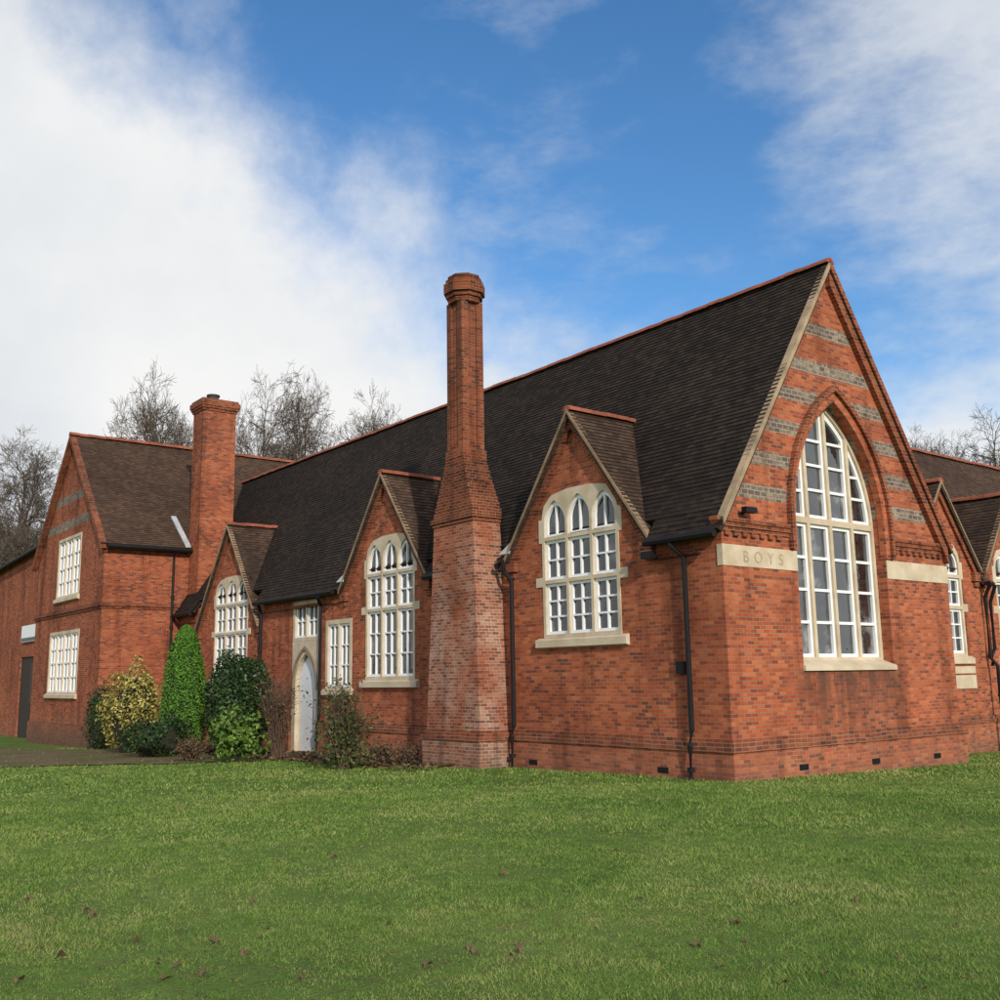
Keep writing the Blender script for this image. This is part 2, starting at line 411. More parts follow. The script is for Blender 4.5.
GAB = [(3.42, 1.98, 6.56), (10.12, 2.0, 6.48), (19.15, 2.35, 6.38)]
holes = []
holes.append(lancet_window('u', 0, 3.33, .97, 2.34, [(2.39, 3.34, 2, 3), (3.41, 4.16, 2, 2)], 4.23, 4.48, 4.92))
holes.append(lancet_window('u', 0, 9.9, 1.0, 1.62, [(1.68, 3.2, 2, 3), (3.27, 4.04, 2, 2)], 4.11, 4.36, 4.8))
holes.append(lancet_window('u', 0, 18.95, 1.15, 1.75, [(1.8, 3.02, 2, 3), (3.09, 3.88, 2, 2)], 3.95, 4.17, 4.6))
holes.append(rect_window('u', 0, 11.75, 12.85, 1.45, 3.0, 2, 1, 2, 3))
DC = 14.05; DH = .55; DZ = -.2
holes.append(rect_window('u', 0, DC-.63, DC+.63, 2.74, 3.6, 2, 1, 2, 2, sill=False, drop=.095))
door_hole = rect(DC-DH-.12, DC+DH+.12, -.55, 2.5)
holes.append(door_hole)
dm = MB(); dm.plate([lancet(DC-DH+.02, DC+DH-.02, DZ, 1.5, .76)], 'u', .1, .15)
door = dm.build('door', M['door'], B)
boxpart('handle', M['black'], door, .06, .098, DC-DH+.1, DC-DH+.15, .85, .97)
ds = MB(); ds.plate([rect(DC-DH-.2, DC+DH+.2, -.5, 2.64), lancet(DC-DH, DC+DH, -.5+.002, 1.5, .8)], 'u', -.02, .22)
ds.build('door_surround', M['stone'], B)
hm = MB(); oa = lancet(DC-DH-.15, DC+DH+.15, 1.4, 1.5, 1.0); ib = lancet(DC-DH-.08, DC+DH+.08, 1.403, 1.5, .91)
hm.plate([[oa[1]]+oa[2:]+[oa[0]]+([ib[1]]+ib[2:]+[ib[0]])[::-1]], 'u', -.06, -.01); hm.build('hood_mould', M['stone_dark'], B)
boxpart('doorstep', M['stone_dark'], B, -.35, .3, DC-.75, DC+.75, -.7, DZ)
top = [(.36, EAVE)]
for c, h, za in GAB:
    hh = (za-.14-EAVE)/KD
    top += [(c-hh, EAVE), (c, za-.14), (c+hh, EAVE)]
top += [(V1+.2, EAVE)]
wall = [(V1+.2, -.9), (.36, -.9)]+top
mb = MB(); mb.plate([wall]+holes, 'u', 0, .36); mb.build('long_wall', M['brick'], B)
# gable end wall
BW = (3.27, 1.35, 1.74, 4.2, 2.27)     # centre, half, sill, spring, rise
big_hole = lancet(BW[0]-BW[1], BW[0]+BW[1], BW[2], BW[3], BW[4], 14)
gw = [(0, -.9), (W, -.9), (W, EAVE-.02), (UC, RZ-.16), (0, EAVE-.02)]
mb = MB(); mb.plate([gw, big_hole], 'v', 0, .36); mb.build('gable_wall', M['brick_bands'], B)
boxpart('rear_wall', M['brick'], B, W-.35, W, .36, 30, -.9, EAVE)
def ring(c, half, zs, rise, t0, t1, o0, o1, mat, name, z_b):
    a = lancet(c-half-t1, c+half+t1, z_b, zs, rise+t1*1.5, 16); b_ = lancet(c-half-t0, c+half+t0, z_b+.003, zs, rise+t0*1.5, 16)
    outer = [a[1]]+a[2:]+[a[0]]; inner = [b_[1]]+b_[2:]+[b_[0]]
    mb = MB(); mb.plate([outer+inner[::-1]], 'v', o0, o1); return mb.build(name, mat, B)
ring(BW[0], BW[1], BW[3], BW[4], -.01, .12, -.03, .1, M['brick_orange'], 'window_arch', 3.66)
ring(BW[0], BW[1], BW[3], BW[4], .12, .2, -.1, .1, M['brick_dark'], 'hood_mould', EAVE-.3)
RO = .22
ai = lambda e: lancet(BW[0]-BW[1]+e, BW[0]+BW[1]-e, BW[2]+.1+(e-.06), BW[3], BW[4]-1.65*e, 14)
arch = ai(.06)
ops = []; n = 4; mull = .08
x0 = BW[0]-BW[1]+.07; lw = (2*BW[1]-.14-(n-1)*mull)/n
for i in range(n):
    a0 = x0+i*(lw+mull); a1 = a0+lw
    o = rect(a0, a1, BW[2]+.13, BW[3]-.0); ops.append((o, grid_cells(o, 1, 4, .06, .05)))
    big_ = rect(a0, a1, BW[3]+.11, 9)
    o = clip(big_, arch)
    inner = clip(rect(a0+.055, a1-.055, BW[3]+.17, 9), ai(.13))
    cells = []; zmax = max(p[1] for p in inner); zz = BW[3]+.17; rr = 4 if i in (1, 2) else 3; hgt = (zmax-zz)/rr
    for j in range(rr):
        cl = clip(inner, rect(a0-.1, a1+.1, zz+j*hgt+(.024 if j else 0), zz+(j+1)*hgt-(.024 if j < rr-1 else 0)))
        if cl and area(cl) > .004: cells.append(cl)
    ops.append((o, cells))
build_window('v', RO, lancet(BW[0]-BW[1]-.05, BW[0]+BW[1]+.05, BW[2]-.02, BW[3], BW[4]+.06, 14), ops, (BW[0]-BW[1]+.05, BW[0]+BW[1]-.05, BW[2]+.1, BW[3]+BW[4]-.05), glass='glass_big')
sb = MB(); sb.add([(a, o, z) for a in (BW[0]-BW[1]-.02, BW[0]+BW[1]+.02) for o, z in ((-.05, BW[2]-.1), (-.05, BW[2]-.02), (.25, BW[2]+.1), (.25, BW[2]-.1))], [(0, 1, 2, 3), (7, 6, 5, 4)]+[(i, (i+1) % 4, 4+(i+1) % 4, 4+i) for i in range(4)])
sb.build('sill', M['stone'], B)
# inscription band
zb0, zb1 = 3.30, 3.64
band = boxpart('inscription_band', M['stone'], B, -.014, BW[0]-BW[1]-.005, -.014, .1, zb0, zb1)
boxpart('inscription_band', M['stone'], B, BW[0]+BW[1]+.005, W+.014, -.014, .1, zb0, zb1)
cu = bpy.data.curves.new('lettering', 'FONT'); cu.body = 'BOYS'; cu.size = .27; cu.space_character = 1.95; cu.extrude = .003
to = bpy.data.objects.new('tmp_text', cu); COL.objects.link(to); bpy.context.view_layer.update()
me = bpy.data.meshes.new_from_object(to.evaluated_get(bpy.context.evaluated_depsgraph_get())); bpy.data.objects.remove(to)
for v in me.vertices: x, y, z = v.co; v.co = (.48+x, -.015-z, 3.375+y)
me.name = 'lettering'; me.materials.clear(); me.materials.append(M['letter'])
lo = bpy.data.objects.new('lettering', me); COL.objects.link(lo); lo.parent = band
for s0, s1 in ((None, BW[0]-BW[1]-.21), (BW[0]+BW[1]+.21, None)):
    mb = MB()
    for z0, z1, p in ((3.86, 3.93, .03), (3.93, 4.0, .06), (4.0, 4.07, .085)):
        mb.box(-.1-p if s0 is None else s0, s1 if s1 is not None else W+.1+p, -p, .08, z0, z1)
    u_ = .05 if s0 is None else s0+.06; e_ = (s1 if s1 is not None else W)-.12
    while u_ < e_: mb.box(u_, u_+.11, -.05, .05, 3.78, 3.862); u_ += .22
    mb.build('string_course', M['brick_dark'], B)
# plinth
segs = [(.1, 5.4), (7.35, DC-.78), (DC+.78, V1)]
for a, c in segs: boxpart('plinth', M['brick'], B, -.07, .1, a, c, -.9, .42)
boxpart('plinth', M['brick'], B, -.07, W+.07, -.07, .1, -.9, .42)
for a, c in segs:
    mb = MB(); mb.box(-.1, .1, a, c, .42, .5); mb.box(-.06, .1, a, c, .5, .56); mb.box(-.03, .1, a, c, .56, .61); mb.build('plinth_moulding', M['brick_dark'], B)
mb = MB(); mb.box(-.1, W+.1, -.1, .1, .42, .5); mb.box(-.06, W+.06, -.06, .1, .5, .56); mb.box(-.03, W+.03, -.03, .1, .56, .61)
mb.build('plinth_moulding', M['brick_dark'], B)
for pl, a, z in (('u', 1.3, .05), ('u', 4.6, -.0), ('u', 8.6, 0), ('v', 1.55, .07), ('v', 3.6, .04), ('v', 5.6, .02)):
    mb = MB()
    for k in range(4): mb.pbox(pl, a+k*.055, a+k*.055+.03, -.078, -.06, z, z+.07)
    mb.pbox(pl, a-.02, a+.22, -.074, -.06, z-.01, z+.085); mb.build('air_brick', M['black'], B)
# ------------------------------------------------------------------ roofs
nrm = math.hypot(1, K)
zr_ = lambda u: RZ-K*(UC-u)
mb = MB()
mb.slope((.03, -.13, zr_(.03)), (0, 1, 0), 27.2, (1, 0, K), (UC-.03)*nrm)
du = .44/nrm
def eave_ranges():
    e = []; cur = -.13
    for c, h, za in GAB: e.append((cur, c-h-.0)); cur = c+h
    e.append((cur, V1)); return e
er = eave_ranges(); er[1] = (er[1][0], 5.5); er.insert(2, (7.25, GAB[1][0]-GAB[1][1]))
for a, c in er:
    mb.slope((.03-du, a, zr_(.03-du)), (0, 1, 0), c-a, (1, 0, K), .44)
    boxpart('eaves_course', M['brick_dark'], B, -.05, .05, max(a, .46), c, 3.52, 3.6)
RE = W+.08
mb.slope((RE, -.13, RZ-K*(RE-UC)), (0, 1, 0), 27.2, (-1, 0, K), (RE-UC)*nrm)
hall_roof = mb.build('roof', M['tile'], B, fix=False)
mb = MB(); mb.ridge((UC, -.15, RZ+.04), (UC, 26.8, RZ+.04)); mb.build('ridge_tiles', M['ridge'], hall_roof)
def rake(plane, off, c, half, za, k, t0, t1, o0, o1, mat, name, parent, sides=(-1, 1)):
    f_ = lambda a, t: za-k*abs(a-c)-t
    L_ = [(c-half, f_(c-half, t0)), (c, za-t0)]; L2 = [(c, za-t1), (c-half, f_(c-half, t1))]
    R_ = [(c+half, f_(c+half, t0)), (c+half, f_(c+half, t1))]
    if sides == (-1, 1): P = L_+R_+L2
    elif sides == (-1,): P = L_+L2
    else: P = [(c, za-t0)]+R_+[(c, za-t1)]
    mb = MB(); mb.plate([P], plane, off+o0, off+o1); return mb.build(name, mat, parent)
rake('v', 0, UC, UC+.1, RZ, K, -.03, .1, -.15, -.0, M['verge'], 'verge', hall_roof, (-1,))
rake('v', 0, UC, UC+.08, RZ, K, -.04, .15, -.16, -.0, M['brick_dark'], 'verge', hall_roof, (1,))
rake('v', 0, UC, UC+.02, RZ, K, .1, .23, -.09, .02, M['brick_dark'], 'verge_corbel', hall_roof, (-1,))
rake('v', 0, UC, UC+.02, RZ, K, .15, .46, -.11, .02, M['brick_dark'], 'verge_corbel', hall_roof, (1,))
def gablet(plane, off, c, half, za, depth, tile='tile_gablet'):
    mp = (lambda a, o, z: (o, a, z)) if plane == 'u' else (lambda a, o, z: (a, o, z))
    ln = math.hypot(1, KD); mb = MB(); oh = .14
    for s in (-1, 1):
        E = mp(c+s*half, off-oh, za-KD*half); U = Vector(mp(-s, 0, KD)); A = mp(0, 1, 0)
        mb.slope(E, A, depth+oh, U, half*ln)
    rf = mb.build('gablet_roof', M[tile], B, fix=False)
    mb = MB(); mb.ridge(mp(c, off-oh-.01, za+.04), mp(c, off+depth, za+.04)); mb.build('ridge_tiles', M['ridge'], rf)
    rake(plane, off, c, half, za, KD, -.01, .07, -oh-.02, -.02, M['verge_thin'], 'verge', rf)
    rake(plane, off, c, half-.02, za, KD, .07, .34, -.07, .02, M['brick_dark'], 'verge_corbel', rf)
    for s in (-1, 1):
        kb = MB(); a = c+s*half
        kb.pbox(plane, min(a, a-s*.26), max(a, a-s*.26), off-.1, off+.05, za-KD*half-.26, za-KD*half-.05)
        kb.pbox(plane, min(a, a-s*.2), max(a, a-s*.2), off-.06, off+.05, za-KD*half-.38, za-KD*half-.26)
        kb.build('kneeler', M['brick_dark'], rf)
    return rf
for i, (c, h, za) in enumerate(GAB):
    rf = gablet('u', 0, c, h, za, (za-zr_(0))/K+.15)
    if i < 2:
        N = Vector((-K, 0, 1)).normalized(); q = []
        for u in (-.12, .3, .7, 1.15):
            vv = c+min(h, (za-zr_(u))/KD)
            q.append((Vector((u, vv-.12, zr_(u)))+N*.06, Vector((u, vv+.2, zr_(u)))+N*.06))
        mb = MB(); vs = []
        for a, b_ in q: vs += [a, b_, a-N*.04, b_-N*.04]
        fs = []
        for j in range(len(q)-1):
            o_ = 4*j; fs += [(o_, o_+1, o_+5, o_+4), (o_+2, o_+6, o_+7, o_+3), (o_+1, o_+3, o_+7, o_+5), (o_, o_+4, o_+6, o_+2)]
        fs += [(0, 2, 3, 1), (12, 13, 15, 14)]
        mb.add(vs, fs); mb.build('lead_valley', M['lead'], rf)
# ------------------------------------------------------------------ left wing
wh = []
wh.append(rect_window('u', WU, 25.9, 28.5, 4.7, 6.68, 3, 1, 2, 4, bar=.05))
wh.append(rect_window('u', WU, 25.6, 29.0, 1.35, 3.35, 4, 1, 2, 4, bar=.05))
mb = MB(); mb.plate([[(V1, -1), (WV1, -1), (WV1, WEZ-.05), (WVC, WRZ-.16), (V1, WEZ-.05)]]+wh, 'u', WU, WU+.36); mb.build('gable_wall', M['brick_wing'], B)
boxpart('wing_wall', M['brick_side'], B, WU+.36, 10, V1, V1+.3, -1, WEZ-.05)
boxpart('wing_wall', M['brick_side'], B, WU+.36, 10, WV1-.3, WV1, -1, WEZ-.05)
nw = math.hypot(1, KW); mb = MB()
mb.slope((WU-.2, V1-.24, WEZ-.24*KW), (1, 0, 0), 12.5, (0, 1, KW), (WVC-V1+.24)*nw)
mb.slope((WU-.2, WV1+.24, WEZ-.24*KW), (1, 0, 0), 12.5, (0, -1, KW), (WVC-V1+.24)*nw)
wr = mb.build('wing_roof', M['tile_brown'], B, fix=False)
mb = MB(); mb.ridge((WU-.22, WVC, WRZ+.04), (9.9, WVC, WRZ+.04), .13); mb.build('ridge_tiles', M['ridge'], wr)
rake('u', WU, WVC, WVC-V1+.2, WRZ, KW, -.02, .2, -.22, -.02, M['brick_dark'], 'verge', wr)
for zs_ in (((4.0, 4.08, .04), (4.08, 4.16, .08), (4.16, 4.22, .04)), ((WEZ-.5, WEZ-.38, .05), (WEZ-.38, WEZ-.24, .1))):
    mb = MB()
    for z0, z1, p in zs_: mb.box(WU-p, .2 if zs_[0][0] > 5 else 0, V1-p, V1+.1, z0, z1)
    mb.build('string_course', M['brick_dark'], B)
mb = MB()
for z0, z1, p in ((4.0, 4.08, .04), (4.08, 4.16, .08), (4.16, 4.22, .04)): mb.box(WU-p, WU+.1, V1+.102, WV1, z0, z1)
mb.build('string_course', M['brick_dark'], B)
boxpart('plinth', M['brick_dark'], B, WU-.08, WU+.1, V1-.08, WV1, -1, .3); boxpart('plinth', M['brick_dark'], B, WU+.1, -.08, V1-.08, V1+.1, -1, .3)
# ------------------------------------------------------------------ right-hand range
rh_ = []
RG = [(9.75, 1.5, 5.95), (12.95, 1.5, 5.95), (16.2, 1.5, 5.95)]
for c, h, za in RG[:2]:
    rh_.append(lancet_window('v', RV, c-.05, .72, 1.95, [(2.0, 3.0, 2, 3), (3.08, 3.72, 2, 2)], 3.8, 4.0, 4.4, n=2))
top = [(22, EAVE-.1)]
for c, h, za in RG[::-1]:
    hh = (za-.14-EAVE+.1)/KD; top += [(c+hh, EAVE-.1), (c, za-.14), (c-hh, EAVE-.1)]
top += [(W-.3, EAVE-.1)]
mb = MB(); mb.plate([[(W-.3, -1), (22, -1)]+top]+rh_, 'v', RV, RV+.36); mb.build('side_wall', M['brick'], B)
KR = (8.0-3.9)/(5.2-1.7); nr = math.hypot(1, KR); mb = MB()
mb.slope((4.1, RV+.03, 3.93), (1, 0, 0), 18, (0, 1, KR), (5.2-RV-.03)*nr)
for a, c in ((W, RG[0][0]-1.5), (RG[0][0]+1.5, RG[1][0]-1.5), (RG[1][0]+1.5, RG[2][0]-1.5)):
    mb.slope((a, RV-.2, 3.93-.23*KR), (1, 0, 0), max(.1, c-a), (0, 1, KR), .23*nr)
mb.slope((4.1, 8.9, 3.7), (1, 0, 0), 18, (0, -1, KR), 3.7*nr)
rr_ = mb.build('side_roof', M['tile_brown'], B, fix=False)
mb = MB(); mb.ridge((4.2, 5.2, 8.05), (22, 5.2, 8.05)); mb.build('ridge_tiles', M['ridge'], rr_)
for c, h, za in RG: gablet('v', RV, c, h, za, 1.95)
boxpart('plinth', M['brick'], B, W, 22, RV-.07, RV+.1, -1, .42)
mb = MB(); mb.box(W, 22, RV-.1, RV+.1, .42, .5); mb.box(W, 22, RV-.05, RV+.1, .5, .58); mb.build('plinth_moulding', M['brick_dark'], B)
boxpart('stone_apron', M['stone'], B, 8.7, 10.75, RV-.03, RV+.1, 1.2, 1.5); boxpart('stone_apron', M['stone'], B, 8.7, 10.75, RV-.03, RV+.1, 1.54, 1.7)
# ------------------------------------------------------------------ chimneys
mb = MB()
c0 = (-.75, .05, 5.45, 7.25)
def grow_(r, e): return (r[0]-e, r[1], r[2]-e, r[3]+e)
mb.frustum(grow_(c0, .07), -.9, grow_(c0, .07), .42)
c1 = (-.63, .05, 5.76, 7.14)
mb.frustum(c0, .61, c1, 4.72)
chim = mb.build('chimney', M['brick_chimney'], B)
mb = MB()
for z0, z1, e in ((.42, .5, .1), (.5, .56, .06), (.56, .61, .03)): mb.frustum(grow_(c0, e), z0, grow_(c0, e), z1)
mb.build('plinth_moulding', M['brick_dark'], chim)
mb = MB()
for z0, z1, e in ((4.72, 4.8, .025), (4.8, 4.88, .055)): mb.frustum(grow_(c1, e), z0, grow_(c1, e), z1)
cx, cy = -.34, 6.37; SH = .275
nst = 9; zA, zB = 4.88, 6.1
rA = (-.64, .1, 5.75, 7.15); rB = (cx-SH-.02, cx+SH+.02, cy-SH-.02, cy+SH+.02)
for i in range(nst):
    e_ = lambda q: 1-(1-q)**1.1
    t = e_(i/nst); t2 = e_((i+.25)/nst)
    r = tuple(a+(b-a)*t for a, b in zip(rA, rB)); r2 = tuple(a+(b-a)*t2 for a, b in zip(rA, rB))
    mb.frustum(r, zA+(zB-zA)*i/nst, r2, zA+(zB-zA)*(i+1)/nst)
mb.build('shoulder', M['brick_shoulder'], chim)
o8 = math.pi/8
mb = MB(); mb.frustum((cx-SH-.03, cx+SH+.03, cy-SH-.03, cy+SH+.03), 6.1, (cx-SH-.03, cx+SH+.03, cy-SH-.03, cy+SH+.03), 6.26)
mb.box(cx-SH+.03, cx+SH-.03, cy-SH+.03, cy+SH-.03, 6.24, 9.5)
for sx_ in (-1, 1):
    for sy_ in (-1, 1):
        mb.box(cx+sx_*(SH-.085)-.085, cx+sx_*(SH-.085)+.085, cy+sy_*(SH-.085)-.085, cy+sy_*(SH-.085)+.085, 6.2, 9.5)
mb.build('shaft', M['brick_shaft'], chim)
mb = MB(); mb.lathe(cx, cy, [(.34, 9.46), (.36, 9.48), (.36, 9.58), (.40, 9.585), (.40, 9.68), (.455, 9.685), (.455, 9.9), (.41, 9.905), (.41, 9.99), (.365, 9.995), (.36, 10.08), (.25, 10.1)], 8, o8)
mb.build('cap', M['brick_shoulder'], chim)
mb = MB(); L0 = (.25, 1.42, 22.35, 23.25)
mb.frustum(L0, 2.6, L0, 10.8); c2 = mb.build('chimney', brickmat('stack_brick', dark=.98, soot=(8, 13)), B)
mb = MB()
for z0, z1, e in ((10.8, 10.88, .04), (10.88, 10.96, .08), (10.96, 11.14, .11), (11.14, 11.22, .06)): mb.box(L0[0]-e, L0[1]+e, L0[2]-e, L0[3]+e, z0, z1)
mb.build('cap', M['brick_dark'], c2)
mb = MB(); mb.lathe(.75, 22.8, [(.21, 11.2), (.19, 11.32), (.19, 11.4), (.23, 11.42), (.23, 11.47), (.1, 11.49)], 12); mb.build('chimney_pot', plain('pot_clay', (.07, .06, .055), .8), c2)
# ------------------------------------------------------------------ gutters, pipes and fittings
def gutter(p0, p1):
    mb = MB(); mb.tube([p0, p1], .065, 8); return mb.build('gutter', M['black'], B)
gz = zr_(.03-du)-.06
for a, c in er: gutter((-.27, a+.05, gz), (-.27, c-.02, gz))
gutter((WU, V1-.3, WEZ-.33), (.3, V1-.3, WEZ-.33))
for a, c in ((RG[0][0]+1.5, RG[1][0]-1.5), (W+.2, RG[0][0]-1.5)): gutter((a, RV-.26, 3.62), (c, RV-.26, 3.62))
def pipe(pts, brackets):
    mb = MB(); mb.tube(pts, .044, 8)
    p = pts[-1]
    o = mb.build('drainpipe', M['black'], B)
    for z in brackets:
        bk = MB(); bk.lathe(p[0], p[1], [(.06, z), (.06, z+.07)], 8); bk.build('bracket', M['black'], o)
pipe([(-.27, .85, gz), (-.27, .85, gz-.1), (-.1, .72, gz-.3), (-.1, .72, .75), (-.16, .72, .5), (-.16, .72, -.02)], (.1,))
pipe([(-.27, 5.3, gz+.1), (-.2, 5.3, gz-.15), (-.12, 5.2, gz-.3), (-.12, 5.2, .7), (-.17, 5.2, .5), (-.17, 5.2, -.2)], (.1,))
pipe([(-.27, 12.6, gz), (-.27, 12.95, gz-.1), (-.1, 13.1, gz-.3), (-.1, 13.1, .7), (-.16, 13.1, .5), (-.16, 13.1, -.4)], (.1,))
pipe([(-.27, 16.5, gz), (-.12, 16.6, gz-.3), (-.12, 16.6, -.5)], (.4, 1.4, 2.4))
pipe([(-.35, V1-.3, WEZ-.33), (-.3, V1-.1, WEZ-.6), (-.3, V1-.1, -.5)], (.8, 2.2, 3.4, 4.4))
pipe([(11.35, RV-.26, 3.6), (11.35, RV-.1, 3.3), (11.35, RV-.1, 1.9), (11.35, RV-.25, 1.7), (11.35, RV-.25, -.3)], (.3, 1.0))
pipe([(11.6, RV-.26, 3.6), (11.6, RV-.1, 3.2), (11.6, RV-.1, 2.1), (11.38, RV-.12, 1.95), (11.38, RV-.12, 1.7)], ())
boxpart('junction_box', M['black'], B, -.08, .0, .84, 1.02, 1.62, 1.82)
a, z = hu(658, 556); mb = MB(); mb.box(-.3, -.18, a-.12, a+.12, z-.06, z+.06); mb.tube([(-.2, a, z), (.01, a, z-.05)], .025, 6); mb.build('floodlight', M['black'], B)
a, z = hv(742, 511); mb = MB(); mb.box(a-.14, a+.14, -.2, -.1, z-.05, z+.04); mb.tube([(a, -.12, z), (a, .01, z-.04)], .025, 6); mb.build('floodlight', M['black'], B)
mb = MB(); zf = lambda v: WEZ+KW*(v-V1)+.06
q = [(.02, V1-.27, zf(V1-.27)), (.2, V1-.27, zf(V1-.27)), (.06, V1+.85, zf(V1+.85)), (-.12, V1+.85, zf(V1+.85))]
mb.add(q+[(a, b_, c+.06) for a, b_, c in q], [(0, 1, 2, 3), (7, 6, 5, 4), (0, 4, 5, 1), (1, 5, 6, 2), (2, 6, 7, 3), (3, 7, 4, 0)]); mb.build('lead_flashing', M['lead'], wr)
# ------------------------------------------------------------------ outbuilding at far left
OB = empty('brick_outbuilding', (-2.0, 36, -.5))
tag(OB, 'lower brick block with dark doorway adjoining the far end of the school', 'outbuilding')
def loc(mb): mb.v = [(x+2.0, y-36, z+.5) for x, y, z in mb.v]; return mb
mb = MB(); mb.plate([[(WV1+.02, -1), (46, -1), (46, 6.7), (WV1+.02, 7.3)], rect(32.6, 35.7, -.8, 2.75)], 'u', -2.0, -1.6); mb.box(-1.6, 6, 45.6, 46, -1, 6.7); loc(mb).build('wall', M['brick_side'], OB)
mb = MB(); mb.slope((-2.25, WV1+.05, 7.2), (0, 15, -.65), 15, (1, 0, .5), 5); loc(mb).build('roof', M['tile'], OB, fix=False)
mb = MB(); mb.box(-1.94, -1.86, 32.55, 35.75, -.9, 2.8); dd = loc(mb).build('door', M['dark'], OB)  # dark sheet painting the shade of the doorway recess
mb = MB(); mb.box(-1.97, -1.94, 32.7, 34.05, .9, 2.5); loc(mb).build('door_panel', plain('dark_brown_panel', (.06, .035, .022), .7), dd)
mb = MB(); mb.tube([(-2.3, WV1+.1, 7.1), (-2.3, 46, 6.45)], .07, 8); loc(mb).build('gutter', M['black'], OB)
SG = empty('sign_board', (-2.06, 34, 3.4)); tag(SG, 'small white sign board fixed above the dark doorway at far left', 'sign')
mb = MB(); mb.box(-.03, .03, -1.4, 1.4, -.05, .62); mb.build('board', M['white'], SG)
mb = MB(); mb.box(-.036, -.03, -1.35, 1.35, -.03, .12); mb.build('lower_strip', plain('sign_strip', (.10, .11, .13), .5), SG)
# ------------------------------------------------------------------ ground
def axis(lo, hi, step, far):
    return np.concatenate([[-f for f in far[::-1]], np.arange(lo, hi+.01, step), far])
xs = axis(-34, 36, .7, [60, 110, 250, 700, 2500]); ys = axis(-24, 46, .7, [75, 130, 300, 800, 2500])
X, Y = np.meshgrid(xs, ys, indexing='ij')
Z = ground(X, Y)
V = np.stack([X, Y, Z], -1).reshape(-1, 3); ny = len(ys)
idx = np.arange(len(xs)*ny).reshape(len(xs), ny)
Fq = np.stack([idx[:-1, :-1], idx[1:, :-1], idx[1:, 1:], idx[:-1, 1:]], -1).reshape(-1, 4)
WORN = [hz(205, 965), hz(150, 945), hz(90, 912), hz(250, 985), hz(470, 955), hz(730, 940)]
m, nt, b = newmat('lawn_ground')
tc = nt.nodes.new('ShaderNodeTexCoord').outputs['Object']
c = ramp(nt, noise_(nt, tc, .5, 6, .65), [(.3, (.06, .115, .022)), (.5, (.10, .17, .034)), (.7, (.145, .20, .05))])
c = mix(nt, ramp(nt, noise_(nt, tc, 6, 6, .78), [(.45, (0, 0, 0)), (.68, (.75, .75, .75))]), c, (.10, .082, .037))
lk(nt, c, b.inputs['Base Color']); b.inputs['Roughness'].default_value = .95; b.inputs['Specular IOR Level'].default_value = .1
bump(nt, noise_(nt, tc, 30, 4), .8, .03, b)
g = np_mesh('ground', V, Fq, m); tag(g, 'green lawn sheet reaching to the horizon', 'ground', kind='structure')
def sheet(name, c4, nu, nv, lift, mat, label, cat, wob=0.0):
    a, b_, c_, d_ = [np.array(p[:2]) for p in c4]
    U, T = np.meshgrid(np.linspace(0, 1, nu+1), np.linspace(0, 1, nv+1), indexing='ij')
    P = (1-U)[..., None]*(1-T)[..., None]*a+U[..., None]*(1-T)[..., None]*b_+U[..., None]*T[..., None]*c_+(1-U)[..., None]*T[..., None]*d_
    if wob:
        for i in range(nu+1):
            P[i, 0] += wob*noise.noise(Vector((i*.35, 3.1, 0)))
    Zz = ground(P[..., 0], P[..., 1])+lift
    V = np.concatenate([P, Zz[..., None]], -1).reshape(-1, 3)
    ix = np.arange((nu+1)*(nv+1)).reshape(nu+1, nv+1)
    Fq = np.stack([ix[:-1, :-1], ix[1:, :-1], ix[1:, 1:], ix[:-1, 1:]], -1).reshape(-1, 4)
    return tag(np_mesh(name, V, Fq, mat), label, cat, kind='structure')
m, nt, b = newmat('path_gravel'); tc = nt.nodes.new('ShaderNodeTexCoord').outputs['Object']
c = ramp(nt, noise_(nt, tc, 9, 6, .7), [(.3, (.085, .06, .036)), (.55, (.165, .12, .072)), (.75, (.25, .185, .11))])
c = mix(nt, ramp(nt, noise_(nt, tc, .8, 5, .65), [(.45, (0, 0, 0)), (.6, (.8, .8, .8))]), c, (.085, .10, .035))
lk(nt, c, b.inputs['Base Color']); b.inputs['Roughness'].default_value = .95; b.inputs['Specular IOR Level'].default_value = .1; bump(nt, noise_(nt, tc, 30, 3), .7, .03, b)
P = [hz(-180, 772), hz(262, 762), hz(250, 751), hz(-180, 746)]
PATH = [(p.x, p.y) for p in P]
sheet('path', P, 40, 12, .02, m, 'brown mossy gravel path crossing to the left wing', 'path', .5)
m2, nt, b = newmat('soil'); tc = nt.nodes.new('ShaderNodeTexCoord').outputs['Object']
c = ramp(nt, noise_(nt, tc, 12, 6, .7), [(.3, (.03, .02, .012)), (.6, (.075, .05, .03)), (.8, (.15, .095, .05))])
lk(nt, c, b.inputs['Base Color']); b.inputs['Roughness'].default_value = .95; bump(nt, noise_(nt, tc, 25, 4), .9, .05, b)
sheet('flower_bed', [(-1.75, 7.6), (-1.9, 22.9), (0.0, 22.9), (0.0, 7.4)], 44, 6, .03, m2, 'bare soil bed along the long wall', 'flower bed', .5)
